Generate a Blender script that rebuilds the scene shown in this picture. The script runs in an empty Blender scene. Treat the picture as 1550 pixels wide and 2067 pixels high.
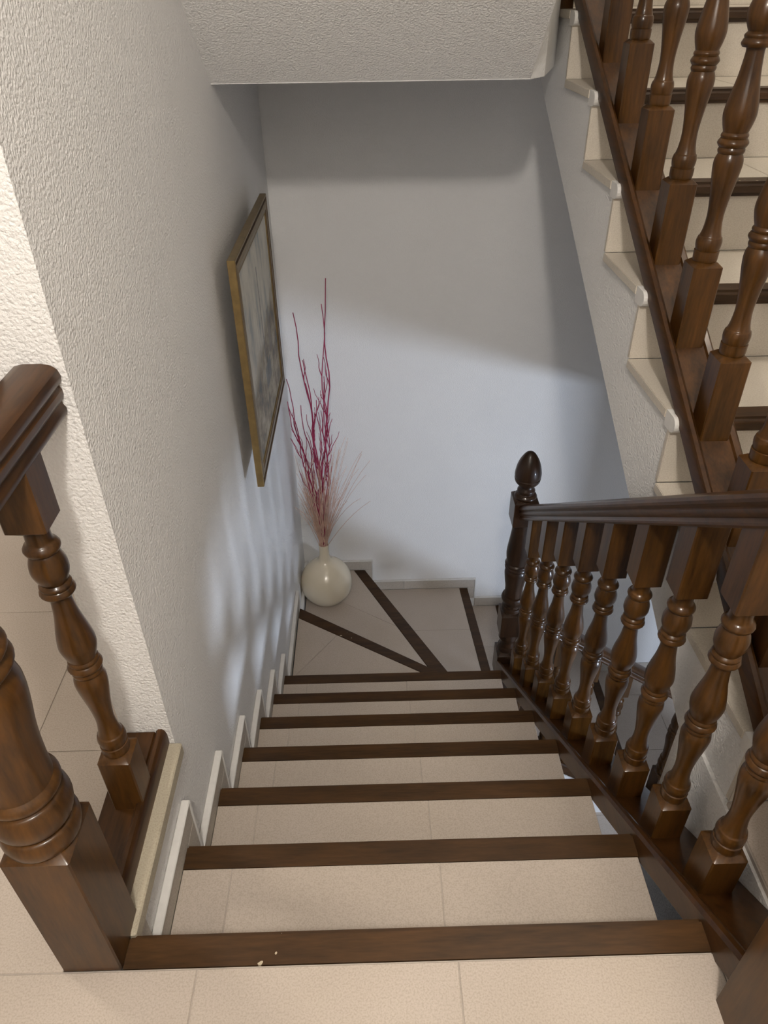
import bpy, bmesh, math, random
from mathutils import Vector, Matrix
random.seed(7)
sc = bpy.context.scene
COL = sc.collection

# ------------------------------------------------------------------ camera
PITCH, YAW, ROLL, FPX = 0.62927, 0.013836, -0.015195, 1469.72
cp, sp, cy, sy = math.cos(PITCH), math.sin(PITCH), math.cos(YAW), math.sin(YAW)
fwd = Vector((sy*cp, cy*cp, -sp)); rgt = Vector((cy, -sy, 0)); upv = rgt.cross(fwd)
cr, sr = math.cos(ROLL), math.sin(ROLL)
r2 = cr*rgt + sr*upv; u2 = -sr*rgt + cr*upv
cam = bpy.data.cameras.new('camera'); camo = bpy.data.objects.new('camera', cam); COL.objects.link(camo)
M = Matrix(((r2.x, u2.x, -fwd.x), (r2.y, u2.y, -fwd.y), (r2.z, u2.z, -fwd.z))).to_4x4()
M.translation = Vector((0.40238, -0.56671, 1.25427)); camo.matrix_world = M
cam.sensor_fit = 'HORIZONTAL'; cam.sensor_width = 36.0; cam.lens = FPX/1550*36.0
cam.clip_start = 0.02; cam.clip_end = 60
sc.camera = camo

# ------------------------------------------------------------------ world, lights, exposure
w = bpy.data.worlds.new('world'); sc.world = w; w.use_nodes = True
w.node_tree.nodes['Background'].inputs[0].default_value = (0.5, 0.55, 0.65, 1)
w.node_tree.nodes['Background'].inputs[1].default_value = 0.05
vs = sc.view_settings; vs.view_transform = 'Standard'; vs.look = 'None'; vs.exposure = -0.55; vs.gamma = 1.0; vs.use_curve_mapping = False

def area(name, loc, target, size, power, color, sizey=None, shape='DISK'):
    l = bpy.data.lights.new(name, 'AREA'); l.shape = shape; l.size = size
    if sizey: l.size_y = sizey
    l.energy = power; l.color = color
    o = bpy.data.objects.new(name, l); COL.objects.link(o); o.location = loc
    o.rotation_euler = (Vector(target)-Vector(loc)).to_track_quat('-Z', 'Y').to_euler()
    return o
gl = bpy.data.lights.new('landing_globe_light', 'POINT'); gl.energy = 165; gl.color = (1.0, 0.925, 0.835); gl.shadow_soft_size = 0.085
glo = bpy.data.objects.new('landing_globe_light', gl); COL.objects.link(glo); glo.location = (0.42, -1.09, 2.355)
area('corridor_ceiling_light', (-1.3, 0.7, 2.40), (-1.3, 0.7, 0), 0.25, 22, (1.0, 0.90, 0.77))
area('lower_hall_daylight', (3.32, -0.12, -0.88), (0.0, 1.7, -0.9), 0.56, 122, (0.70, 0.81, 1.0), 0.17, 'RECTANGLE')
area('lower_hall_fill_light', (2.7, -1.2, -0.40), (2.6, -1.2, -2.4), 0.4, 9, (0.74, 0.85, 1.0))
area('upper_landing_light', (1.5, 1.2, 4.6), (1.5, 1.2, 0), 0.5, 60, (1.0, 0.90, 0.76))

# ------------------------------------------------------------------ materials
def mat(name):
    m = bpy.data.materials.new(name); m.use_nodes = True
    nt = m.node_tree; b = nt.nodes['Principled BSDF']
    return m, nt, b
def N(nt, t, **kw):
    n = nt.nodes.new(t)
    for k, v in kw.items(): setattr(n, k, v)
    return n
def ramp(nt, stops):
    r = N(nt, 'ShaderNodeValToRGB'); e = r.color_ramp.elements
    e[0].position, e[0].color = stops[0][0], (*stops[0][1], 1)
    e[1].position, e[1].color = stops[-1][0], (*stops[-1][1], 1)
    for p, c in stops[1:-1]:
        x = e.new(p); x.color = (*c, 1)
    return r
def noise(nt, scale, detail=2, rough=0.5, vec=None):
    n = N(nt, 'ShaderNodeTexNoise'); n.inputs['Scale'].default_value = scale
    n.inputs['Detail'].default_value = detail; n.inputs['Roughness'].default_value = rough
    if vec: nt.links.new(vec, n.inputs['Vector'])
    return n
def objco(nt, scale=(1, 1, 1)):
    g = N(nt, 'ShaderNodeNewGeometry'); mp = N(nt, 'ShaderNodeMapping'); mp.inputs['Scale'].default_value = scale
    nt.links.new(g.outputs['Position'], mp.inputs['Vector']); return mp.outputs['Vector']

def plaster(name, col, grain, strength, dist):
    m, nt, b = mat(name); v = objco(nt)
    n1 = noise(nt, 2.2, 3, 0.6, v)
    r = ramp(nt, [(0.3, tuple(c*0.965 for c in col)), (0.7, col)])
    nt.links.new(n1.outputs['Fac'], r.inputs['Fac']); nt.links.new(r.outputs['Color'], b.inputs['Base Color'])
    n2 = noise(nt, grain, 3, 0.55, v)
    n3 = N(nt, 'ShaderNodeTexVoronoi'); n3.inputs['Scale'].default_value = grain*0.9; nt.links.new(v, n3.inputs['Vector'])
    mx = N(nt, 'ShaderNodeMath', operation='SUBTRACT'); nt.links.new(n2.outputs['Fac'], mx.inputs[0])
    ms = N(nt, 'ShaderNodeMath', operation='MULTIPLY'); ms.inputs[1].default_value = 0.45
    nt.links.new(n3.outputs['Distance'], ms.inputs[0]); nt.links.new(ms.outputs[0], mx.inputs[1])
    bp = N(nt, 'ShaderNodeBump'); bp.inputs['Strength'].default_value = strength; bp.inputs['Distance'].default_value = dist
    nt.links.new(mx.outputs[0], bp.inputs['Height']); nt.links.new(bp.outputs['Normal'], b.inputs['Normal'])
    b.inputs['Roughness'].default_value = 0.9; b.inputs['Specular IOR Level'].default_value = 0.2
    return m
PLASTER = plaster('rough_white_plaster', (0.82, 0.81, 0.795), 190, 0.6, 0.006)
PLASTER_FINE = plaster('fine_white_plaster', (0.83, 0.825, 0.815), 240, 0.5, 0.004)

def tilemat(name, col, col2):
    m, nt, b = mat(name); v = objco(nt)
    n1 = noise(nt, 330, 2, 0.6, v); n2 = noise(nt, 3.0, 3, 0.6, v)
    r = ramp(nt, [(0.36, col2), (0.52, col), (0.7, tuple(min(1, c*1.06) for c in col))])
    nt.links.new(n1.outputs['Fac'], r.inputs['Fac'])
    mm = N(nt, 'ShaderNodeMix', data_type='RGBA', blend_type='MULTIPLY'); mm.inputs['Factor'].default_value = 1.0
    r2_ = ramp(nt, [(0.3, (0.93, 0.92, 0.90)), (0.7, (1, 1, 1))]); nt.links.new(n2.outputs['Fac'], r2_.inputs['Fac'])
    nt.links.new(r.outputs['Color'], mm.inputs['A']); nt.links.new(r2_.outputs['Color'], mm.inputs['B'])
    nt.links.new(mm.outputs['Result'], b.inputs['Base Color'])
    b.inputs['Roughness'].default_value = 0.55; b.inputs['Specular IOR Level'].default_value = 0.3
    return m
TILE = tilemat('speckled_beige_tile', (0.465, 0.402, 0.345), (0.405, 0.347, 0.29))
TILE_UP = tilemat('pale_cream_step_stone', (0.60, 0.55, 0.475), (0.54, 0.485, 0.41))
STONE = tilemat('cream_kerb_stone', (0.42, 0.375, 0.29), (0.36, 0.315, 0.24))
SKIRT = tilemat('grey_beige_skirting_tile', (0.50, 0.46, 0.41), (0.42, 0.38, 0.33))

def wood(name, dark, light, rough, coat, stretch):
    m, nt, b = mat(name)
    tc = N(nt, 'ShaderNodeTexCoord'); mp = N(nt, 'ShaderNodeMapping'); mp.inputs['Scale'].default_value = stretch
    nt.links.new(tc.outputs['Object'], mp.inputs['Vector'])
    n1 = noise(nt, 9, 5, 0.65, mp.outputs['Vector']); n2 = noise(nt, 55, 3, 0.6, mp.outputs['Vector'])
    ad = N(nt, 'ShaderNodeMath', operation='MULTIPLY_ADD'); ad.inputs[1].default_value = 0.45
    nt.links.new(n2.outputs['Fac'], ad.inputs[0]); nt.links.new(n1.outputs['Fac'], ad.inputs[2])
    r = ramp(nt, [(0.50, dark), (0.72, tuple((a+c)/2 for a, c in zip(dark, light))), (0.95, light)])
    nt.links.new(ad.outputs[0], r.inputs['Fac']); nt.links.new(r.outputs['Color'], b.inputs['Base Color'])
    b.inputs['Roughness'].default_value = rough; b.inputs['Coat Weight'].default_value = coat
    b.inputs['Coat Roughness'].default_value = 0.10; b.inputs['Specular IOR Level'].default_value = 0.22
    return m
WOOD = wood('varnished_brown_wood', (0.019, 0.0078, 0.0021), (0.086, 0.036, 0.0070), 0.32, 0.16, (3, 3, 0.35))
WOODX = wood('varnished_brown_rail_wood', (0.019, 0.0078, 0.0024), (0.072, 0.029, 0.0068), 0.34, 0.14, (3, 0.3, 3))
NOSE = wood('dark_worn_nosing_wood', (0.020, 0.0100, 0.004), (0.066, 0.031, 0.0100), 0.42, 0.08, (0.35, 3, 3))

DARKWOOD = wood('blackened_newel_wood', (0.014, 0.0075, 0.0045), (0.040, 0.019, 0.009), 0.36, 0.25, (3, 3, 0.35))

_nt = NOSE.node_tree; _b = _nt.nodes['Principled BSDF']; _src = _b.inputs['Base Color'].links[0].from_socket
_v = objco(_nt); _n = noise(_nt, 70, 1, 0.4, _v); _n2 = noise(_nt, 7, 2, 0.5, _v)
_m = N(_nt, 'ShaderNodeMath', operation='MULTIPLY'); _nt.links.new(_n.outputs['Fac'], _m.inputs[0]); _nt.links.new(_n2.outputs['Fac'], _m.inputs[1])
_t = N(_nt, 'ShaderNodeMath', operation='GREATER_THAN'); _t.inputs[1].default_value = 0.485; _nt.links.new(_m.outputs[0], _t.inputs[0])
_x = N(_nt, 'ShaderNodeMix', data_type='RGBA'); _nt.links.new(_t.outputs[0], _x.inputs['Factor']); _nt.links.new(_src, _x.inputs['A']); _x.inputs['B'].default_value = (0.42, 0.36, 0.26, 1)
_nt.links.new(_x.outputs['Result'], _b.inputs['Base Color'])

def plain(name, col, rough=0.5, metal=0.0, var=0.0, scale=30):
    m, nt, b = mat(name); b.inputs['Roughness'].default_value = rough; b.inputs['Metallic'].default_value = metal
    v = objco(nt); n = noise(nt, scale, 3, 0.6, v)
    r = ramp(nt, [(0.3, tuple(c*(1-var) for c in col)), (0.7, tuple(min(1, c*(1+var)) for c in col))])
    nt.links.new(n.outputs['Fac'], r.inputs['Fac']); nt.links.new(r.outputs['Color'], b.inputs['Base Color'])
    return m
GROUT = plain('pale_grout', (0.43, 0.38, 0.33), 0.9, 0, 0.06, 60)
PAINT = plain('white_wall_paint', (0.66, 0.645, 0.62), 0.8, 0, 0.04, 60)
CERAMIC = plain('glazed_cream_ceramic', (0.72, 0.64, 0.49), 0.22, 0, 0.03, 6)
CERAMIC.node_tree.nodes['Principled BSDF'].inputs['Coat Weight'].default_value = 0.6
RED = plain('crimson_dyed_twig', (0.33, 0.026, 0.085), 0.6, 0, 0.25, 40)
STRAW = plain('pale_pink_dried_grass', (0.62, 0.42, 0.33), 0.8, 0, 0.2, 25)
GOLD = plain('worn_gold_leaf', (0.195, 0.132, 0.050), 0.48, 0.35, 0.15, 40)
BRONZE = plain('dark_bronze_gilt', (0.16, 0.115, 0.055), 0.42, 0.35, 0.2, 40)
BACK_SHADE = plain('brown_backing_and_groove_shade', (0.09, 0.06, 0.04), 0.8, 0, 0.1, 20)

# ------------------------------------------------------------------ helpers
def link(name, me, m, parent=None):
    o = bpy.data.objects.new(name, me); COL.objects.link(o)
    if m and not me.materials: me.materials.append(m)
    if parent:
        o.parent = parent
        base = parent
        off = Vector((0, 0, 0))
        while base: off += base.location; base = base.parent
        if 'absolute' not in me.keys() or True:
            o.location = -off
    return o
def finish(bm, name, m, parent=None, smooth=False, kind=None):
    bmesh.ops.recalc_face_normals(bm, faces=bm.faces)
    me = bpy.data.meshes.new(name); bm.to_mesh(me); bm.free()
    if smooth:
        for p in me.polygons: p.use_smooth = True
        try: me.set_sharp_from_angle(angle=math.radians(smooth if smooth is not True else 40))
        except Exception: pass
    o = link(name, me, m, parent)
    if kind: o['kind'] = kind
    return o
def thing(name, label, cat, loc=(0, 0, 0), group=None):
    o = bpy.data.objects.new(name, None); COL.objects.link(o); o.location = loc; o.empty_display_size = 0.1
    o['label'] = label; o['category'] = cat
    if group: o['group'] = group
    return o
def tag(o, label, cat, group=None):
    o['label'] = label; o['category'] = cat
    if group: o['group'] = group
    return o
def bx(bm, x0, x1, y0, y1, z0, z1, bev=0.0):
    r = bmesh.ops.create_cube(bm, size=1.0); vs_ = r['verts']
    for v in vs_: v.co = Vector(((x0+x1)/2+v.co.x*(x1-x0), (y0+y1)/2+v.co.y*(y1-y0), (z0+z1)/2+v.co.z*(z1-z0)))
    if bev:
        es = list({e for v in vs_ for e in v.link_edges})
        bmesh.ops.bevel(bm, geom=es, offset=bev, segments=1, affect='EDGES', profile=0.6)
def box(name, x0, x1, y0, y1, z0, z1, m, parent=None, bev=0.0, kind=None):
    bm = bmesh.new(); bx(bm, x0, x1, y0, y1, z0, z1, bev); return finish(bm, name, m, parent, kind=kind)
def prism(bm, poly, axis, a, b):
    """poly of 2D points extruded along axis from a to b"""
    def P(p, t):
        return {'x': (t, p[0], p[1]), 'y': (p[0], t, p[1]), 'z': (p[0], p[1], t)}[axis]
    A = [bm.verts.new(P(p, a)) for p in poly]; B = [bm.verts.new(P(p, b)) for p in poly]
    n = len(poly)
    bm.faces.new(A[::-1]); bm.faces.new(B)
    for i in range(n): bm.faces.new((A[i], A[(i+1) % n], B[(i+1) % n], B[i]))
def prism_obj(name, poly, axis, a, b, m, parent=None, kind=None, bev=0):
    bm = bmesh.new(); prism(bm, poly, axis, a, b)
    if bev: bmesh.ops.bevel(bm, geom=list(bm.edges), offset=bev, segments=1, affect='EDGES')
    return finish(bm, name, m, parent, kind=kind)
def lathe(bm, cx, cy_, prof, seg=28, cap=True):
    rings = []
    for z, r in prof:
        rings.append([bm.verts.new((cx+r*math.cos(2*math.pi*i/seg), cy_+r*math.sin(2*math.pi*i/seg), z)) for i in range(seg)])
    for a, b in zip(rings, rings[1:]):
        for i in range(seg): bm.faces.new((a[i], a[(i+1) % seg], b[(i+1) % seg], b[i]))
    if cap: bm.faces.new(rings[0][::-1]); bm.faces.new(rings[-1])
def dense(prof, n=5):
    """Catmull-Rom through (z, r, sharp) points; sharp points break the curve"""
    out = []; pts = [(p[0], p[1]) for p in prof]; sh = [len(p) > 2 for p in prof]
    for i in range(len(pts)-1):
        p1, p2 = pts[i], pts[i+1]
        p0 = pts[i-1] if i > 0 and not sh[i] else p1
        p3 = pts[i+2] if i+2 < len(pts) and not sh[i+1] else p2
        for k in range(n):
            t = k/n
            f = lambda a, b, c, d: 0.5*((2*b)+(-a+c)*t+(2*a-5*b+4*c-d)*t*t+(-a+3*b-3*c+d)*t**3)
            out.append((f(p0[0], p1[0], p2[0], p3[0]), max(0.001, f(p0[1], p1[1], p2[1], p3[1]))))
    out.append(pts[-1]); return out
def sweep(name, section, A, B, m, parent=None, along='y', sm=30):
    """section points (u, v): u horizontal across, v vertical; ends cut vertical"""
    bm = bmesh.new(); A, B = Vector(A), Vector(B)
    U = Vector((1, 0, 0)) if along == 'y' else Vector((0, 1, 0))
    ra = [bm.verts.new(A+U*u+Vector((0, 0, v))) for u, v in section]
    rb = [bm.verts.new(B+U*u+Vector((0, 0, v))) for u, v in section]
    n = len(section)
    for i in range(n): bm.faces.new((ra[i], ra[(i+1) % n], rb[(i+1) % n], rb[i]))
    bm.faces.new(ra); bm.faces.new(rb[::-1])
    return finish(bm, name, m, parent, smooth=sm)
def tube(bm, pts, r0, r1, seg=5):
    rings = []; n = len(pts)
    for i, p in enumerate(pts):
        p = Vector(p); d = (Vector(pts[min(i+1, n-1)])-Vector(pts[max(i-1, 0)])).normalized()
        a = d.orthogonal().normalized(); b = d.cross(a); r = r0+(r1-r0)*i/(n-1)
        if i and rings:
            pass
        ref = Vector((1, 0, 0)) if abs(d.x) < 0.8 else Vector((0, 1, 0))
        a = (ref-d*ref.dot(d)).normalized(); b = d.cross(a)
        rings.append([bm.verts.new(p+a*r*math.cos(2*math.pi*k/seg)+b*r*math.sin(2*math.pi*k/seg)) for k in range(seg)])
    for a, b in zip(rings, rings[1:]):
        for k in range(seg): bm.faces.new((a[k], a[(k+1) % seg], b[(k+1) % seg], b[k]))
    bm.faces.new(rings[0][::-1]); bm.faces.new(rings[-1])

# ------------------------------------------------------------------ dimensions
T, RZ, WID, BAND = 0.26, 0.19088, 0.92, 0.053
YB = 2.716                         # back wall
XL = -0.02                         # stair face of the left wall
L = {k: -k*RZ for k in range(8)}
L.update({8: -1.545, 9: -1.705, 10: -1.855, 11: -2.06, 12: -2.27, 13: -2.481})

# ------------------------------------------------------------------ the setting
def struct(o): o['kind'] = 'structure'; return o
bm = bmesh.new()
bx(bm, -0.42, XL, 0.0, YB+0.1, -2.6, -0.03)                # below the landing corridor
bx(bm, -0.118, XL, 0.37, YB+0.1, -0.03, 3.2)               # wall that ends at the little railing
struct(finish(bm, 'wall_left', PLASTER))
struct(box('wall_back', -0.118, 3.5, YB, YB+0.12, -2.6, 5.2, PLASTER_FINE))
bm = bmesh.new()
bx(bm, 3.4, 3.55, -3.3, YB+0.12, -2.6, 5.2)
bx(bm, 1.95, 2.05, -0.05, YB, 0.0, 5.2); bx(bm, 1.95, 2.05, -0.9, YB, -0.50, 0.0); bx(bm, 2.3, 2.4, -1.9, 0.0, 0.0, 2.5)                    # far side of the upper flight; unseen downstand added to cut the hall daylight
struct(finish(bm, 'wall_right', PLASTER))
struct(box('wall_near', -2.6, 3.5, -2.0, -1.85, -2.6, 5.2, PLASTER))
bm = bmesh.new()
bx(bm, -2.6, -2.5, -3.3, 4.3, -0.1, 2.6); bx(bm, -2.6, -0.1, 4.2, 4.3, -0.1, 2.6)
struct(finish(bm, 'wall_corridor', PLASTER))
# wall that carries the landing and the foot of the upper flight
struct(box('wall_under_landing', 1.046, 1.13, -3.2, 0.418, -2.6, -0.012, PLASTER))
struct(box('wall_under_stairs', -0.1, 1.046, -0.5, -0.4, -2.6, -0.2, PLASTER))

struct(box('wall_shade_blocker', 2.24, 2.54, 1.45, 1.60, -2.485, -0.2, PLASTER))  # unseen block, added only to shade the right part of the back wall

# sloped soffit of the flight above, winder landing above, flat ceiling
bm = bmesh.new()
prism(bm, [(1.733, 1.036), (1.733, 1.5), (-0.03, 2.95), (-0.03, 2.446)], 'x', -0.118, 0.853)
struct(finish(bm, 'ceiling_soffit', PLASTER))
bm = bmesh.new()
prism(bm, [(-0.118, 1.7335), (0.853, 1.7335), (0.905, 1.80), (1.006, 2.13), (1.006, YB), (-0.118, YB)], 'z', 1.034, 1.75)
struct(finish(bm, 'ceiling_winder', PLASTER_FINE))
bm = bmesh.new()
bx(bm, -2.6, 3.5, -3.3, -0.03, 2.446, 2.6); bx(bm, -2.6, -0.118, -0.05, 4.3, 2.446, 2.6); bx(bm, -0.2, 3.5, -0.2, YB+0.1, 5.1, 5.2)
bx(bm, -0.2, -0.1, -0.2, YB+0.1, 2.5, 5.2); bx(bm, -0.2, 3.5, -0.2, -0.1, 2.5, 5.2)
struct(finish(bm, 'ceiling', PLASTER))

# landing floor: grout bed with every tile a piece
bm = bmesh.new()
bx(bm, -2.6, 3.5, -3.3, -BAND-0.001, -0.26, -0.0022); bx(bm, -2.6, -0.108, -BAND-0.001, 4.3, -0.26, -0.0022)
bx(bm, 1.052, 1.95, -BAND-0.001, 0.206, -0.26, -0.0022); bx(bm, 1.95, 3.5, -BAND-0.001, YB, -0.26, -0.0022)
floor = struct(finish(bm, 'floor', GROUT))
G = 0.0009
xs = [0.104+0.412*i for i in range(-7, 8)]; ys = [-0.055+0.412*i for i in range(-8, 11)]
tile_cache = {}
def tile(x0, x1, y0, y1, z0, z1, parent, m=TILE, name='tile'):
    x0 += G; x1 -= G; y0 += G; y1 -= G
    key = (round(x1-x0, 4), round(y1-y0, 4), round(z1-z0, 4), m.name)
    if key not in tile_cache:
        b = bmesh.new(); bx(b, 0, x1-x0, 0, y1-y0, 0, z1-z0, 0.0008)
        bmesh.ops.recalc_face_normals(b, faces=b.faces)
        me = bpy.data.meshes.new(name); b.to_mesh(me); b.free(); me.materials.append(m); tile_cache[key] = me
    o = bpy.data.objects.new(name, tile_cache[key]); COL.objects.link(o); o.parent = parent
    off = Vector((0, 0, 0)); p = parent
    while p: off += p.location; p = p.parent
    o.location = Vector((x0, y0, z0))-off
    return o
for i in range(len(xs)-1):
    for j in range(len(ys)-1):
        x0, x1, y0, y1 = xs[i], xs[i+1], ys[j], ys[j+1]
        if y0 < -1.4 or x1 < -1.6 or x0 > 2.0: continue
        if y1 <= -0.05: tile(x0, x1, y0, y1-0.0005, -0.006, 0.0, floor)
        else:
            if y0 < 2.6 and x0 < -0.12: tile(x0, min(x1, -0.106 if y0 < 0.35 else -0.119), y0, y1, -0.006, 0.0, floor)
tile(1.054, 1.34, -0.055, 0.205, -0.006, 0.0, floor); tile(1.34, 1.752, -0.055, 0.205, -0.006, 0.0, floor)
# worn stone kerb beside the stair opening
struct(box('trim_1', -0.106, -0.005, -0.003, 0.369, -0.03, 0.003, STONE, bev=0.003))
# lower hall floor
lf = struct(box('floor_lower', -0.1, 3.5, -3.3, YB+0.05, -2.6, -2.485, GROUT))
for i in range(-3, 4):
    for j in range(-4, 3):
        x0, y0 = 2.16+0.412*i, 2.085+0.412*j
        tile(x0, x0+0.412, y0, min(y0+0.412, YB), -2.487, -2.481, lf)
# daylight window of the lower hall (right wall)
win = struct(box('window_1', 3.385, 3.40, -0.47, 0.23, -1.15, -0.6, PAINT))
for yy in (-0.51, 0.23): box('frame_bar', 3.36, 3.40, yy, yy+0.04, -1.19, -0.56, WOOD, win, 0.004)
for zz in (-1.19, -0.60): box('frame_bar', 3.36, 3.40, -0.47, 0.23, zz, zz+0.04, WOODX, win, 0.004)

# ------------------------------------------------------------------ down staircase
st = thing('staircase', 'beige tiled winding staircase with dark wood nosings going down', 'staircase')
def nosing_poly(name, poly, ztop, th, parent):
    bm = bmesh.new(); prism(bm, poly, 'z', ztop-th, ztop)
    bmesh.ops.bevel(bm, geom=[e for e in bm.edges], offset=0.003, segments=2, affect='EDGES')
    return finish(bm, name, NOSE, parent)
cores = {}
for k in range(0, 7):
    z = L[k]; yf = k*T
    if k:
        core = box('step', 0.0, WID-0.004, yf-T-0.004, yf-0.012, z-0.26, z-0.003, GROUT, st)
        for x0, x1 in ((-0.0045, 0.095), (0.095, 0.515), (0.515, WID)):
            tile(x0, x1, yf-T-0.004, yf-BAND+0.0005, z-0.006, z-0.001, core, TILE, 'tread_tile')
    else:
        core = box('step', 0.0, WID-0.004, -BAND, -0.012, -0.26, -0.016, PLASTER_FINE, st)
    box('riser_tile', 0.0, WID-0.003, yf-0.012, yf-0.004, z-RZ-0.01, z-0.022, TILE, core)
    x0 = -0.0135 if k == 0 else -0.0035
    bm = bmesh.new(); bx(bm, x0, WID+0.001, yf-BAND, yf, z-0.026, z+0.0005)
    fe = [e for e in bm.edges if all(abs(v.co.y-yf) < 1e-5 for v in e.verts) and abs(e.verts[0].co.z-e.verts[1].co.z) < 1e-5]
    bmesh.ops.bevel(bm, geom=fe, offset=0.008, segments=3, affect='EDGES')
    finish(bm, 'nosing', NOSE, core)
def clip(poly, p, n):
    out = []
    for i in range(len(poly)):
        a, b = poly[i], poly[(i+1) % len(poly)]
        da = (a[0]-p[0])*n[0]+(a[1]-p[1])*n[1]; db = (b[0]-p[0])*n[0]+(b[1]-p[1])*n[1]
        if da >= 0: out.append(a)
        if da*db < 0:
            t = da/(da-db); out.append((a[0]+(b[0]-a[0])*t, a[1]+(b[1]-a[1])*t))
    return out
def split(polys, p, n):
    ln = math.hypot(*n); n = (n[0]/ln, n[1]/ln); res = []
    for q in polys:
        for s in (1, -1):
            c = clip(q, (p[0]+n[0]*G*s, p[1]+n[1]*G*s), (n[0]*s, n[1]*s))
            if len(c) > 2: res.append(c)
    return res
n7f, n7b = ((0.001, 2.173), (0.915, 1.566)), ((0.001, 2.098), (0.845, 1.561))
n8f, n8b = ((0.329, YB-0.012), (0.862, 1.68)), ((0.264, YB-0.012), (0.775, 1.68))
n9f, n9b = ((0.942, YB-0.012), (1.018, 1.70)), ((0.893, YB-0.012), (0.965, 1.70))
WB = YB-0.012
wind = {7: ([(0, 1.55), (0.92, 1.55), (0.915, 1.566), (0.001, 2.173)], n7f, n7b, [((0.18, 1.95), (0.75, -0.55))]),
        8: ([(0.0, 2.16), (0.9, 1.56), (0.96, 1.66), n8f[1], n8f[0], (0.0, WB)], n8f, n8b, [((0.55, 2.2), (0.6, 0.9))]),
        9: ([(0.30, WB), (0.83, 1.66), (1.02, 1.66), n9f[1], n9f[0]], n9f, n9b, [((0.5, 2.36), (0.02, 1.0)), ((0.47, 2.36), (1.0, 0.0))])}
for k, (poly, f, b, cuts) in wind.items():
    z = L[k]
    core = prism_obj('step', poly, 'z', z-0.30, z-0.003, GROUT, st)
    d = (f[1][0]-f[0][0], f[1][1]-f[0][1]); nn = (-d[1], d[0])     # left normal
    cen = (sum(p[0] for p in poly)/len(poly), sum(p[1] for p in poly)/len(poly))
    s = 1 if (cen[0]-b[0][0])*nn[0]+(cen[1]-b[0][1])*nn[1] > 0 else -1
    db = (b[1][0]-b[0][0], b[1][1]-b[0][1]); nb = (-db[1]*s, db[0]*s)
    polys = [clip(poly, b[0], nb)]
    for p, n in cuts: polys = split(polys, p, n)
    for q in polys: prism_obj('tread_tile', q, 'z', z-0.006, z-0.001, TILE, core)
    nosing_poly('nosing', [f[0], f[1], b[1], b[0]], z+0.0005, 0.027, core)
# lower straight flight to the hall
prevx = 0.95
for k, xf in ((10, 1.178), (11, 1.50), (12, 1.765)):
    z = L[k]
    core = box('step', prevx-0.02, xf-0.012, 1.69, WB, z-0.3, z-0.016, PLASTER_FINE, st)
    tile(prevx-0.02, xf-BAND+0.0005, 1.69, 2.36, z-0.016, z-0.001, core, TILE, 'tread_tile')
    tile(prevx-0.02, xf-BAND+0.0005, 2.36, WB, z-0.016, z-0.001, core, TILE, 'tread_tile')
    box('riser_tile', xf-0.012, xf-0.004, 1.69, WB, z-0.22, z-0.022, TILE, core)
    bm = bmesh.new(); bx(bm, xf-BAND, xf, 1.688, WB, z-0.026, z+0.0005, 0.004); finish(bm, 'nosing', NOSE, core)
    prevx = xf

# stepped skirting on the left wall and the back wall
bl = struct(box('baseboard_left', XL-0.004, XL+0.006, 0.0, 0.05, -0.16, -0.02, SKIRT))
H, Vw = 0.058, 0.056
def skirt_x(y0, y1, z0, z1):
    box('skirting_tile', XL+0.001, -0.004, y0, y1, z0, z1, SKIRT, bl, 0.0015)
ytop = []
for k in range(0, 8):
    z = L[k]; yf = k*T if k < 7 else 2.173
    ya = (k-1)*T+Vw if k > 1 else 0.002
    zn = L[k+1]
    if k:
        skirt_x(ya+0.001, yf+Vw, z-0.001, z+H)
        box('mortar_strip', XL+0.0005, -0.0015, ya+0.001, yf+Vw+0.006, z+H, z+H+0.007, PAINT, bl, 0.002)
    if k:
        skirt_x(yf, yf+Vw, zn+H+0.001, z-0.002)
        box('mortar_strip', XL+0.0005, -0.0015, yf+Vw, yf+Vw+0.008, zn+H+0.007, z+H, PAINT, bl, 0.002)
skirt_x(2.173+Vw, YB-0.011, L[8], L[8]+H+0.004)
box('mortar_strip', XL+0.0005, -0.0015, 2.173+Vw, YB-0.011, L[8]+H+0.004, L[8]+H+0.011, PAINT, bl, 0.002)
bb = struct(box('baseboard_back', 0.0, 0.03, YB-0.006, YB-0.001, L[8], L[8]+0.05, SKIRT))
def skirt_b(x0, x1, z0, z1):
    box('skirting_tile', x0+0.0007, x1-0.0007, WB, YB-0.0005, z0, z1, SKIRT, bb, 0.0015)
def mort_b(x0, x1, z0, z1):
    box('mortar_strip', x0, x1, WB-0.002, YB-0.0005, z0, z1, PAINT, bb, 0.002)
HB = 0.062
skirt_b(0.0, 0.37, L[8], L[8]+HB); mort_b(0.0, 0.378, L[8]+HB, L[8]+HB+0.007)
skirt_b(0.331, 0.37, L[9]+HB, L[8]-0.001); mort_b(0.37, 0.378, L[9]+HB, L[8]+HB)
skirt_b(0.378, 0.56, L[9], L[9]+HB); skirt_b(0.56, 0.985, L[9], L[9]+HB); mort_b(0.378, 0.993, L[9]+HB, L[9]+HB+0.007)
skirt_b(0.945, 0.985, L[10]+HB, L[9]-0.001); mort_b(0.985, 0.993, L[10]+HB, L[9]+HB)
skirt_b(0.993, 1.22, L[10], L[10]+HB); mort_b(0.993, 1.228, L[10]+HB, L[10]+HB+0.006)
skirt_b(1.18, 1.22, L[11]+HB, L[10]-0.001); skirt_b(1.225, 1.54, L[11], L[11]+HB)
skirt_b(1.50, 1.54, L[12]+HB, L[11]-0.001); skirt_b(1.545, 1.80, L[12], L[12]+HB)
skirt_b(1.765, 1.80, L[13]+HB, L[12]-0.001)
for a in (1.805, 2.217, 2.629): skirt_b(a, a+0.41, L[13], L[13]+HB)

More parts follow.
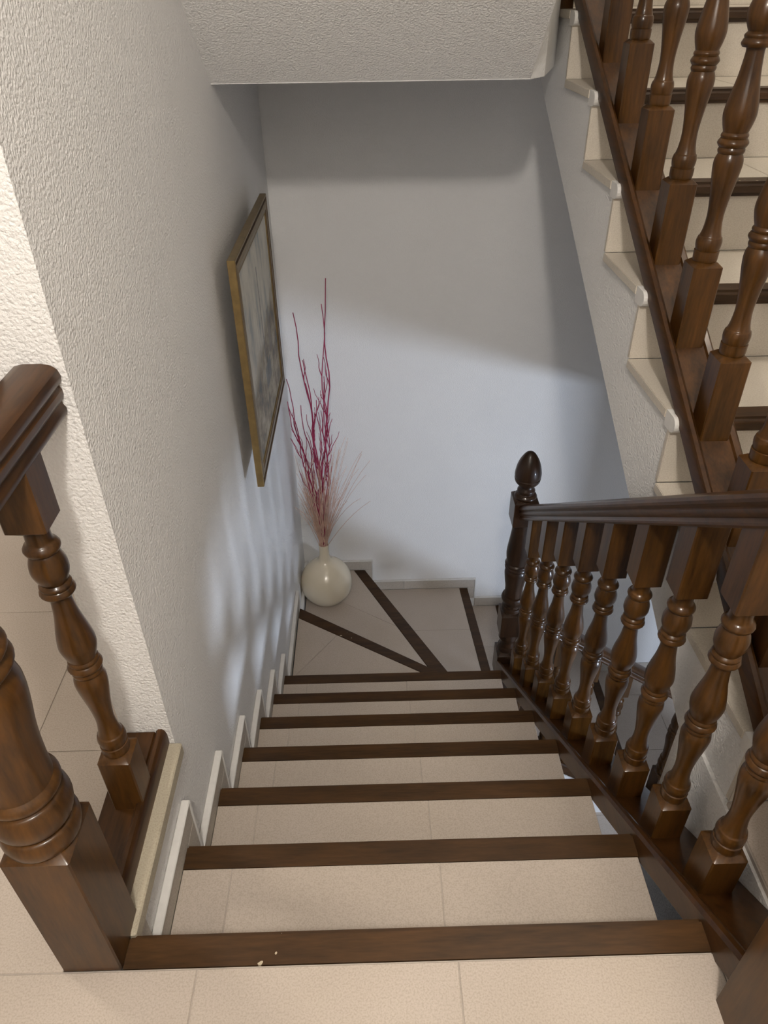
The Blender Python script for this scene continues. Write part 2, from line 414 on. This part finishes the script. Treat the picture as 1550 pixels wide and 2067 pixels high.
# ------------------------------------------------------------------ upper staircase
TU, RU, Y1 = 0.288, 0.169, 0.206
def XU(y): return 1.048-0.0306*(y-0.494)
us = thing('staircase', 'upper flight of white stone steps with dark nosings going up on the right', 'staircase')
XR = 1.949
poly = [(0.43, -0.06)]
zb = lambda y: 0.983+0.566*(y-2.28)
bm = bmesh.new()
def column(y0, y1, b0, b1, top):
    v = [bm.verts.new((x if x > 1.5 else XU(y), y, z)) for x in (0, XR) for y, z in ((y0, b0), (y1, b1), (y1, top), (y0, top))]
    for q in ((0, 1, 2, 3), (7, 6, 5, 4), (0, 4, 5, 1), (1, 5, 6, 2), (2, 6, 7, 3), (3, 7, 4, 0)): bm.faces.new([v[c] for c in q])
column(0.19, 0.218, -0.28, -0.28, -0.02); column(0.218, 0.419, -0.28, -0.28, RU-0.02)
column(0.419, Y1+TU+0.012, zb(0.425), zb(Y1+TU+0.012), RU-0.02)
for k in range(2, 9):
    ya_ = Y1+TU*(k-1)+0.012; yb2 = ya_+TU if k < 8 else 2.60
    column(ya_, yb2, zb(ya_), zb(yb2), RU*k-0.02)
slab = finish(bm, 'flight_slab', PLASTER, us)
def shear_box(name, xo, x1, y0, y1, z0, z1, m, parent, bev=0.0):
    bm = bmesh.new(); bx(bm, 0, 1, y0, y1, z0, z1)
    for v in bm.verts: v.co.x = XU(v.co.y)+xo if v.co.x < 0.5 else x1
    if bev: bmesh.ops.bevel(bm, geom=list(bm.edges), offset=bev, segments=2, affect='EDGES')
    return finish(bm, name, m, parent)
for k in range(1, 9):
    yk = Y1+TU*(k-1); z = RU*k
    core = shear_box('step', 0.012, XR, yk+0.010, yk+TU+0.002, z-0.06, z-0.022, PLASTER_FINE, us)
    for a, b in ((-0.008, 1.42), (1.4225, XR-0.001)):
        if a < 0: shear_box('tread_tile', a, b, yk+0.030, yk+TU-0.0005, z-0.022, z-0.001, TILE_UP, core, 0.0015)
        else: box('tread_tile', a, b, yk+0.030, yk+TU-0.0005, z-0.022, z-0.001, TILE_UP, core, 0.0015)
    shear_box('riser_tile', -0.004, XR-0.001, yk, yk+0.013, RU*(k-1)-0.001, z-0.034, TILE_UP, core, 0.0012)
    bm = bmesh.new(); bx(bm, 0, 1, yk-0.022, yk+0.0305, z-0.034, z+0.0005)
    for v in bm.verts: v.co.x = XU(v.co.y)+0.026 if v.co.x < 0.5 else XR-0.002
    bmesh.ops.bevel(bm, geom=[e for e in bm.edges if all(v.co.y < yk-0.02 for v in e.verts)], offset=0.010, segments=3, affect='EDGES')
    finish(bm, 'nosing', NOSE, core)
    bm = bmesh.new(); cap = [(yk+0.030, z-0.001), (yk-0.006, z-0.001)]
    cap += [(yk-0.004-0.018*math.sin(a), z-0.019+0.018*math.cos(a)) for a in [math.pi*q/8 for q in range(1, 8)]] + [(yk-0.004, z-0.037), (yk+0.030, z-0.037)]
    ca = [bm.verts.new((XU(y)-0.006, y, zz)) for y, zz in cap]; cb = [bm.verts.new((XU(y)+0.0255, y, zz)) for y, zz in cap]
    for q in range(len(cap)): bm.faces.new((ca[q], ca[(q+1) % len(cap)], cb[(q+1) % len(cap)], cb[q]))
    bm.faces.new(ca); bm.faces.new(cb[::-1])
    finish(bm, 'nosing_end_cap', PAINT, core)

# ------------------------------------------------------------------ railings
def block(bm, cx, cy_, h, z0, z1, ch_bot=0.0, ch_top=0.0, bev=0.0025):
    """square post section with pyramidal shoulders"""
    lv = []
    if ch_bot: lv.append((z0, h-ch_bot))
    lv.append((z0+ch_bot*0.9, h)); lv.append((z1-ch_top*0.9, h))
    if ch_top: lv.append((z1, h-ch_top))
    rings = []
    for z, a in lv:
        c = bev
        rings.append([bm.verts.new((cx+x, cy_+y, z)) for x, y in ((a-c, -a), (a, -a+c), (a, a-c), (a-c, a), (-a+c, a), (-a, a-c), (-a, -a+c), (-a+c, -a))])
    for a, b in zip(rings, rings[1:]):
        for i in range(8): bm.faces.new((a[i], a[(i+1) % 8], b[(i+1) % 8], b[i]))
    bm.faces.new(rings[0][::-1]); bm.faces.new(rings[-1])
S = 1
TURN = [(0.0, .0225), (.012, .0245), (.045, .0250, S), (.047, .0228, S), (.060, .0245), (.080, .0255), (.098, .0235, S), (.102, .0215, S), (.13, .0180), (.185, .0160),
        (.26, .0195), (.34, .0255), (.385, .0268), (.412, .0225, S), (.414, .0235, S), (.424, .0250), (.434, .0235, S), (.436, .0250, S), (.450, .0285), (.464, .0250, S),
        (.466, .0235, S), (.476, .0252), (.486, .0225, S), (.515, .0270), (.55, .0298), (.60, .0265), (.67, .0195), (.74, .0160), (.758, .0165, S),
        (.760, .0235, S), (.772, .0272), (.786, .0245, S), (.788, .0235, S), (.798, .0245), (.808, .0200, S), (.825, .0240), (.85, .0278), (.88, .0272), (.915, .0215, S),
        (.918, .0205, S), (.926, .0250), (.938, .0268), (.950, .0235), (.962, .0190), (1.0, .0180)]
def baluster(cx, cy_, zb0, zbt, ztb, zt, parent, slope=0.0, hw=0.030, sc_=1.0, axis='y', name='baluster'):
    """square foot zb0..zbt, turning, square head ztb..zt; foot and head cut to the rail slope"""
    bm = bmesh.new()
    block(bm, cx, cy_, hw, zb0, zbt, 0, 0.009); block(bm, cx, cy_, hw, ztb, zt, 0.013, 0)
    for v in bm.verts:
        if abs(v.co.z-zb0) < 1e-6 or abs(v.co.z-zt) < 1e-6:
            v.co.z += slope*((v.co.y-cy_) if axis == 'y' else (v.co.x-cx))
    pr = [(zbt-0.001+(ztb-zbt+0.002)*p[0], p[1]*sc_, *p[2:]) for p in TURN]
    lathe(bm, cx, cy_, dense(pr, 4), 20)
    return finish(bm, name, WOOD, parent, smooth=38)
HS = [(.019, 0), (.026, .001), (.0285, .006), (.0285, .011), (.0255, .016), (.0245, .020), (.0275, .024), (.030, .030), (.030, .037), (.0275, .041), (.0285, .044),
      (.0325, .049), (.0335, .056), (.031, .064), (.024, .0695), (.012, .072)]
HAND = HS+[(-u, v) for u, v in HS[::-1]]

# --- railing of the down flight
dr = thing('stair_railing', 'dark turned wooden railing on the right side of the descending steps', 'railing', (0.985, 0.8, -0.6))
XC = 0.984
slope = -RZ/T
base_sec = [(-.064, -.046), (.062, -.046), (.062, -.001), (.060, .0), (-.038, .0), (-.041, .006), (-.043, .017), (-.049, .022), (-.057, .021), (-.063, .014)]
def zd(y): return slope*y-0.004
sweep('base_rail', base_sec, (XC, -0.117, zd(-0.117)), (XC, 1.655, zd(1.655)), WOODX, dr)
def zh(y): return -0.402+slope*(y-1.731)-0.072        # underside of the handrail
sweep('handrail', HAND, (XC-0.006, -0.117, zh(-0.117)), (XC-0.006, 1.66, zh(1.66)), WOODX, dr)
for i in range(9):
    y = 0.09+0.177*i
    baluster(XC, y, zd(y)-0.002, zd(y)+0.130, zd(y)+0.642, zh(y)+0.004, dr, slope)
# near newel at the head of the stairs
bm = bmesh.new(); block(bm, 0.948, -0.166, 0.0475, -0.004, 0.36, 0, 0.010)
NT = [(0.36, .050), (.375, .056), (.39, .050, S), (.395, .044), (.405, .050), (.43, .054), (.455, .048, S), (.46, .045), (.47, .050), (.485, .046, S), (.53, .043), (.60, .050), (.65, .056), (.675, .050, S),
      (.68, .052), (.69, .059), (.70, .052, S), (.702, .054), (.712, .059), (.722, .050, S), (.75, .052), (.80, .048), (.86, .042)]
lathe(bm, 0.948, -0.166, dense(NT, 4), 28); block(bm, 0.948, -0.166, 0.0475, 0.86, 1.02, 0.01, 0.01)
lathe(bm, 0.948, -0.166, dense([(1.02, .034), (1.04, .036), (1.05, .026), (1.07, .046), (1.10, .050), (1.15, .036), (1.18, .004)], 4), 24)
finish(bm, 'newel_post', WOOD, dr, smooth=38)
# far newel with acorn finial, three blocks and a drop
FX, FY, FH = 0.974, 1.702, 0.0465
bm = bmesh.new()
block(bm, FX, FY, FH, -0.462, -0.338, 0.010, 0.010)
block(bm, FX, FY, FH, -1.062, -0.925, 0.010, 0.012)
block(bm, FX, FY, FH, -1.330, -1.165, 0.010, 0.012)
lathe(bm, FX, FY, dense([(-1.167, .038), (-1.155, .043), (-1.140, .041, S), (-1.138, .036, S), (-1.115, .033), (-1.095, .037, S), (-1.09, .042), (-1.075, .040), (-1.058, .036)], 4), 24)
lathe(bm, FX, FY, dense([(-0.927, .040), (-0.915, .045), (-0.902, .042, S), (-0.90, .037, S), (-0.888, .036), (-0.876, .042, S), (-0.868, .046), (-0.855, .049), (-0.842, .045, S),
    (-0.84, .038, S), (-0.80, .037), (-0.755, .043), (-0.715, .047), (-0.698, .042, S), (-0.695, .045, S), (-0.687, .0485), (-0.679, .045, S), (-0.677, .046, S), (-0.669, .0495), (-0.660, .043, S),
    (-0.63, .047), (-0.60, .0475), (-0.54, .041), (-0.49, .036), (-0.458, .037)], 4), 28)
lathe(bm, FX, FY, dense([(-1.44, .012), (-1.436, .026), (-1.42, .037), (-1.395, .043), (-1.36, .044), (-1.33, .040)], 4), 24)
nw = finish(bm, 'newel_post', DARKWOOD, dr, smooth=38)
bm = bmesh.new()
lathe(bm, FX, FY, dense([(-0.341, .041), (-0.332, .043), (-0.322, .036, S), (-0.318, .031), (-0.308, .034), (-0.300, .031, S), (-0.292, .027), (-0.284, .026, S), (-0.280, .035), (-0.266, .046), (-0.252, .0492, S), (-0.249, .0478, S),
    (-0.242, .0495), (-0.226, .0490), (-0.200, .0440), (-0.175, .0350), (-0.153, .0220), (-0.143, .012), (-0.139, .002)], 4), 28)
finish(bm, 'acorn_finial', DARKWOOD, nw, smooth=38)

# --- short railing between newel and wall end, on the left
lr = thing('stair_railing', 'short dark wooden railing between left newel and wall end', 'railing', (-0.06, 0.18, 0.0))
LX, LY = -0.0605, -0.0075
bm = bmesh.new(); block(bm, LX, LY, 0.0465, 0.0, 0.326, 0, 0.012)
NL = [(.322, .045), (.328, .0500), (.343, .0525), (.357, .0495), (.361, .0435, S), (.365, .0435, S), (.370, .050), (.390, .0535), (.411, .0490), (.416, .0435, S), (.420, .0435, S), (.426, .049), (.434, .049), (.442, .0430, S),
      (.47, .0430), (.52, .0455), (.575, .0525), (.61, .0540), (.634, .0460, S), (.637, .050, S), (.647, .0560), (.657, .049, S), (.659, .049, S), (.668, .0545), (.677, .046, S), (.70, .052), (.73, .053), (.79, .045), (.85, .039)]
lathe(bm, LX, LY, dense(NL, 5), 36); block(bm, LX, LY, 0.0465, 0.85, 1.0, 0.01, 0.01)
lathe(bm, LX, LY, dense([(1.0, .034), (1.02, .036), (1.03, .026), (1.05, .046), (1.08, .050), (1.13, .036), (1.16, .004)], 4), 24)
finish(bm, 'newel_post', WOOD, lr, smooth=38)
shoe = [(-.046, .0), (.034, .0), (.034, .030), (.031, .040), (.025, .046), (.017, .046), (.012, .040), (.010, .024), (-.044, .024), (-.046, .020)]
shoe = [(-.052, .003), (.036, .003), (.036, .030), (.033, .041), (.028, .046), (.021, .046), (.016, .041), (.013, .026), (-.050, .026), (-.052, .022)]
sweep('base_rail', shoe, (-0.066, 0.040, 0), (-0.066, 0.3695, 0), WOODX, lr)
box('base_rail_filler', -0.114, -0.0505, 0.268, 0.3695, 0.0255, 0.041, WOODX, lr, 0.003)
sweep('handrail', [(u*1.04, v*1.1) for u, v in HAND], (-0.064, 0.03, 0.758), (-0.064, 0.3695, 0.758), WOODX, lr)
baluster(-0.064, 0.236, 0.0255, 0.168, 0.655, 0.762, lr, 0, 0.0285, 0.96)

# --- railing of the lower flight, under the upper stairs
wr = thing('stair_railing', 'lower dark wooden railing seen through the balusters above the hall floor', 'railing', (1.4, 1.72, -2.0))
sl = -0.70
zl = lambda x: -1.90+sl*(x-1.178)-0.006
zlh = lambda x: zl(x)+0.80
yl = 1.722
sweep('handrail', HAND, (1.02, yl, zlh(1.02)), (1.86, yl, zlh(1.86)), WOODX, wr, 'x')
sweep('base_rail', base_sec, (1.02, yl, zl(1.02)), (1.86, yl, zl(1.86)), WOODX, wr, 'x')
for i in range(5):
    x = 1.06+0.165*i
    baluster(x, yl, zl(x)-0.002, zl(x)+0.075, zl(x)+0.64, zlh(x)+0.004, wr, sl, axis='x')
bm = bmesh.new(); block(bm, 1.905, yl, 0.0465, L[13], L[13]+0.32, 0, 0.01)
lathe(bm, 1.905, yl, dense([(L[13]+z, r*0.9) for z, r in [(p[0], p[1]) for p in NL]], 3), 24); block(bm, 1.905, yl, 0.0465, L[13]+0.85, L[13]+1.0, 0.01, 0.01)
finish(bm, 'newel_post', WOOD, wr, smooth=38)

# --- railing of the upper flight
ur = thing('stair_railing', 'warm brown turned wooden railing along the upper stone flight', 'railing', (1.09, 1.0, 0.6))
sU = RU/TU
zu = lambda y: RU+sU*(y-(Y1-0.022))+0.002             # line through the nosing tips
xu = lambda y: XU(y)+0.053
usec = [(-.050, -.020), (.056, -.020), (.056, .006), (.050, .012), (.040, .010), (.037, .004), (-.024, .004), (-.028, .012), (-.033, .024), (-.040, .030), (-.047, .027), (-.050, .018)]
ya, yb_ = 0.0, 2.10
sweep('base_rail', usec, (xu(ya), ya, zu(ya)), (xu(yb_), yb_, zu(yb_)), WOODX, ur)
sweep('handrail', HAND, (xu(ya), ya, zu(ya)+0.80), (xu(yb_), yb_, zu(yb_)+0.80), WOODX, ur)
for i in range(9):
    y = 0.141+0.2*i
    baluster(xu(y)+0.006, y, zu(y)+0.002, zu(y)+0.166, zu(y)+0.655, zu(y)+0.804, ur, sU)
bm = bmesh.new(); block(bm, 0.985, 2.13, 0.0465, 1.17, 1.46, 0.01, 0.01)
lathe(bm, 0.985, 2.13, dense([(1.46+(z-.313), r*0.9) for z, r in [(p[0], p[1]) for p in NL]], 3), 24); block(bm, 0.985, 2.13, 0.0465, 1.98, 2.15, 0.01, 0.01)
finish(bm, 'newel_post', WOOD, ur, smooth=38)

# ------------------------------------------------------------------ framed painting on the left wall
py0, py1, pz0, pz1 = 1.392, 2.155, -0.060, 0.662
pt = thing('framed_painting', 'gilt framed pale harbour painting hanging on the left wall', 'painting', (0.02, (py0+py1)/2, (pz0+pz1)/2))
FW = 0.052
fsec = [(0.0, 0.0), (0.0, 0.020), (0.002, 0.022), (0.007, 0.022), (0.009, 0.014), (0.017, 0.014), (0.020, 0.0205), (0.030, 0.0225), (0.042, 0.0215), (0.044, 0.019), (0.050, 0.020), (FW, 0.018), (FW, 0.0)]   # (inward, proud)
XF = 0.0225
def frame_rail(i):
    c = [(py0, pz0), (py1, pz0), (py1, pz1), (py0, pz1)]
    a, b = c[i], c[(i+1) % 4]
    cx_, cz_ = (py0+py1)/2, (pz0+pz1)/2
    bm = bmesh.new(); R_ = []
    for (y, z) in (a, b):
        sy_, sz_ = (1 if y < cx_ else -1), (1 if z < cz_ else -1)
        R_.append([bm.verts.new((XF+p, y+sy_*u, z+sz_*u)) for u, p in fsec])
    n_ = len(fsec)
    for k in range(n_):
        f = bm.faces.new((R_[0][k], R_[0][(k+1) % n_], R_[1][(k+1) % n_], R_[1][k]))
        f.material_index = 2 if k in (3, 4, 5, 8) else 1 if k in (6, 7) or (i == 2 and k < 3) else 0  # groove and inner step coloured dark, their shade put into the colour
    pass
    o = finish(bm, 'frame_rail', GOLD, pt); o.data.materials.append(BRONZE); o.data.materials.append(BACK_SHADE)
    return o
for i in range(4): frame_rail(i)
box('backing_board', XF+0.0005, XF+0.0112, py0+0.03, py1-0.03, pz0+0.03, pz1-0.03, BACK_SHADE, pt)
box('hanging_block', XL+0.0005, XF+0.0006, 1.70, 1.85, 0.36, 0.40, BACK_SHADE, pt)
# canvas
m, nt, b = mat('pale_harbour_canvas')
uv = N(nt, 'ShaderNodeUVMap'); sep = N(nt, 'ShaderNodeSeparateXYZ'); nt.links.new(uv.outputs['UV'], sep.inputs[0])
Uo, Vo = sep.outputs['X'], sep.outputs['Y']
def math_(op, a, b_=None, c=None):
    n_ = N(nt, 'ShaderNodeMath', operation=op)
    for i, v in enumerate((a, b_, c)):
        if v is None: continue
        if isinstance(v, (int, float)): n_.inputs[i].default_value = v
        else: nt.links.new(v, n_.inputs[i])
    return n_.outputs[0]
def mixc(fac, A_, B_):
    n_ = N(nt, 'ShaderNodeMix', data_type='RGBA'); nt.links.new(fac, n_.inputs['Factor'])
    for v, k in ((A_, 'A'), (B_, 'B')):
        if isinstance(v, tuple): n_.inputs[k].default_value = (*v, 1)
        else: nt.links.new(v, n_.inputs[k])
    return n_.outputs['Result']
mpv = N(nt, 'ShaderNodeMapping'); nt.links.new(uv.outputs['UV'], mpv.inputs['Vector']); mpv.inputs['Scale'].default_value = (6, 2.2, 1)
nA = noise(nt, 1.1, 4, 0.65, mpv.outputs['Vector']); nB = noise(nt, 5, 4, 0.7, uv.outputs['UV']); nC = noise(nt, 16, 3, 0.6, mpv.outputs['Vector'])
sky_ = ramp(nt, [(0.34, (0.30, 0.34, 0.35)), (0.48, (0.56, 0.54, 0.48)), (0.7, (0.74, 0.71, 0.62))]); nt.links.new(nA.outputs['Fac'], sky_.inputs['Fac'])
gr_ = ramp(nt, [(0.36, (0.045, 0.06, 0.065)), (0.46, (0.20, 0.16, 0.10)), (0.56, (0.36, 0.31, 0.22)), (0.7, (0.52, 0.50, 0.45))]); nt.links.new(nB.outputs['Fac'], gr_.inputs['Fac'])
hz = math_('MULTIPLY_ADD', nB.outputs['Fac'], 0.34, 0.22)
hz2 = math_('MULTIPLY_ADD', Uo, 0.22, hz)
gm = N(nt, 'ShaderNodeMapRange'); gm.inputs['From Min'].default_value = -0.03; gm.inputs['From Max'].default_value = 0.05
nt.links.new(math_('SUBTRACT', hz2, Vo), gm.inputs['Value'])
c1 = mixc(gm.outputs['Result'], sky_.outputs['Color'], gr_.outputs['Color'])
def band(center_u, wdt, v0, v1):
    wob = math_('MULTIPLY_ADD', nC.outputs['Fac'], 0.02, center_u-0.01)
    d_ = math_('ABSOLUTE', math_('SUBTRACT', Uo, wob))
    a = math_('LESS_THAN', d_, wdt); l = math_('GREATER_THAN', Vo, v0); h = math_('LESS_THAN', Vo, v1)
    return math_('MULTIPLY', math_('MULTIPLY', a, l), h)
c2 = mixc(math_('MULTIPLY', band(0.50, 0.012, 0.36, 0.86), 0.75), c1, (0.13, 0.14, 0.14))
c3 = mixc(math_('MULTIPLY', band(0.36, 0.007, 0.30, 0.70), 0.5), c2, (0.20, 0.21, 0.20))
c4 = mixc(math_('MULTIPLY', band(0.72, 0.05, 0.32, 0.56), 0.6), c3, (0.16, 0.15, 0.14))
c5 = mixc(math_('MULTIPLY', band(0.55, 0.10, 0.20, 0.32), 0.7), c4, (0.07, 0.10, 0.12))
nt.links.new(c5, b.inputs['Base Color']); b.inputs['Roughness'].default_value = 0.5
bm = bmesh.new(); uvl = bm.loops.layers.uv.new('UVMap')
vv = [bm.verts.new((XF+0.0155, y, z)) for y, z in ((py0+FW-.004, pz0+FW-.004), (py1-FW+.004, pz0+FW-.004), (py1-FW+.004, pz1-FW+.004), (py0+FW-.004, pz1-FW+.004))]
f = bm.faces.new(vv)
for lp, c in zip(f.loops, ((0, 0), (1, 0), (1, 1), (0, 1))): lp[uvl].uv = c
ex = bmesh.ops.extrude_face_region(bm, geom=[f])
for v in [g for g in ex['geom'] if isinstance(g, bmesh.types.BMVert)]: v.co.x -= 0.004
finish(bm, 'canvas', m, pt)

# ------------------------------------------------------------------ vase with twigs and grass
VX, VY, VZ = 0.120, 2.475, L[8]-0.0005
bm = bmesh.new()
vp = dense([(0.0, .060), (.004, .078), (.03, .108), (.07, .133), (.115, .1415), (.165, .135), (.210, .112), (.245, .078), (.268, .048), (.285, .034), (.31, .0275), (.345, .0255), (.372, .0265), (.380, .0275, S), (.383, .0255), (.380, .0225, S), (.35, .021), (.30, .022)], 6)
lathe(bm, VX, VY, [(VZ+z, r) for z, r in vp], 48)
tag(finish(bm, 'floor_vase', CERAMIC, smooth=60), 'round cream ceramic vase with narrow neck in the stair corner', 'vase')
mouth = Vector((VX, VY, VZ+0.378))
def twig(name, tip, label, lean=0.0, r=0.0030, subs=4, bend=0.02, seed=0, group='crimson twigs in the cream vase'):
    rnd = random.Random(seed); bm = bmesh.new(); tip = Vector(tip)
    st_ = Vector((VX+rnd.uniform(-.010, .010), VY+rnd.uniform(-.010, .010), VZ+0.16))
    mid = mouth+Vector((rnd.uniform(-.013, .013), rnd.uniform(-.013, .013), 0.0))
    pts = [st_, (st_+mid)/2, mid]; n_ = 20
    ctrl = mid.lerp(tip, 0.45)+Vector((lean, 0, 0.05)); ph = rnd.uniform(0, 6)
    for i in range(1, n_+1):
        t = i/n_; p = (1-t)**2*mid+2*t*(1-t)*ctrl+t*t*tip
        a = bend*min(1, t*2.5)*(1-0.4*t)
        p += Vector((math.sin(ph+t*17)*a*0.45+rnd.uniform(-.003, .003), math.cos(ph*1.3+t*13)*a*0.35, 0)); p.x = max(p.x, 0.004); p.y = min(p.y, YB-0.01)
        pts.append(p)
    tube(bm, pts, r, r*0.42, 5)
    for s in range(subs):
        i = rnd.randint(7, n_-3); p = Vector(pts[i]); d = (Vector(pts[i+1])-p).normalized()
        o_ = Vector((rnd.choice((-1, 1))*rnd.uniform(.25, .6), rnd.uniform(-.35, .2), 0)); q = [p]
        ln_ = rnd.uniform(.06, .17)
        for k in range(1, 6):
            u_ = k/5; pp = p+(d*(ln_*u_))+o_*ln_*(u_-0.35*u_*u_)*0.6+Vector((math.sin(k*1.7+s)*.003, 0, 0)); pp.x = max(pp.x, 0.003); pp.y = min(pp.y, YB-0.008); q.append(pp)
        tube(bm, q, r*0.5, r*0.25, 4)
    return tag(finish(bm, name, RED, smooth=True), label, 'twig', group)
YT = 2.54
twig('willow_twig', (0.206, YT, 0.235), 'tallest crimson twig in the vase, its tip above all others', 0.03, 0.0052, 6, 0.026, 1)
twig('willow_twig', (0.186, YT, 0.12), 'crimson twig in the vase intertwined with the tallest one', 0.035, 0.0046, 5, 0.030, 2)
twig('willow_twig', (0.054, YT, 0.085), 'tall crimson twig in the vase, second highest tip, leftward', 0.045, 0.0050, 6, 0.022, 3)
twig('willow_twig', (0.088, YT, -0.14), 'crimson twig in the vase rising between the two tallest tips', 0.03, 0.0052, 9, 0.024, 4)
short = [((0.006, 2.47, -0.20), 'thin crimson twig whose tip touches the lower right corner of the painting'),
         ((0.004, 2.45, -0.30), 'curly crimson twig furthest left in the vase, close to the left wall'),
         ((0.016, 2.46, -0.33), 'short crimson twig just right of the furthest left one in the vase'),
         ((0.188, 2.50, -0.40), 'short crimson twig furthest right in the vase, among the dried grass'),
         ((0.140, 2.50, -0.32), 'short crimson twig standing in the middle of the vase bunch')]
short += [((0.098, 2.50, -0.235), 'crimson twig with many side shoots, just left of the bunch middle'),
          ((0.060, 2.50, -0.345), 'low crimson twig half hidden in the grass on the left of the vase'),
          ((0.172, 2.52, -0.215), 'crimson twig close to the right of the bunch, below the two intertwined tips')]
for i, (tp, lab) in enumerate(short):
    twig('willow_twig', tp, lab, 0.0 if i < 3 else 0.01, 0.0044, 5, 0.024, 10+i)
bm = bmesh.new(); rnd = random.Random(5)
for i in range(170):
    side = rnd.gauss(0.10, 0.095); tx = VX+side-0.06; top = VZ+0.378+rnd.uniform(0.28, 0.60)
    if i % 3 == 0: tx = rnd.uniform(0.01, 0.09); top = VZ+0.378+rnd.uniform(0.25, 0.52)
    tip = Vector((max(0.006, tx), VY+rnd.uniform(-.10, .13), top))
    a = mouth+Vector((rnd.uniform(-.015, .015), rnd.uniform(-.015, .015), -0.03))
    c = a.lerp(tip, 0.45)+Vector((rnd.uniform(-.02, .02), rnd.uniform(-.02, .02), rnd.uniform(0.05, 0.16))); q = []
    for k in range(7):
        t = k/6; p = (1-t)**2*a+2*t*(1-t)*c+t*t*tip; p.x = max(p.x, 0.004); q.append(p)
    tube(bm, q, 0.0017, 0.0009, 3)
for tip, dr_ in (((0.335, 2.45, -0.585), 0.10), ((0.277, 2.45, -0.50), 0.05), ((-0.004, 2.40, -0.86), 0.02)):
    a = mouth.copy(); tip = Vector(tip); c = a.lerp(tip, 0.6)+Vector((0, 0, dr_)); q = []
    for k in range(9):
        t = k/8; q.append((1-t)**2*a+2*t*(1-t)*c+t*t*tip)
    tube(bm, q, 0.0014, 0.0008, 3)
g = finish(bm, 'dried_grass', STRAW, kind='stuff'); tag(g, 'spray of pale pink dried grass standing in the cream vase', 'dried grass')
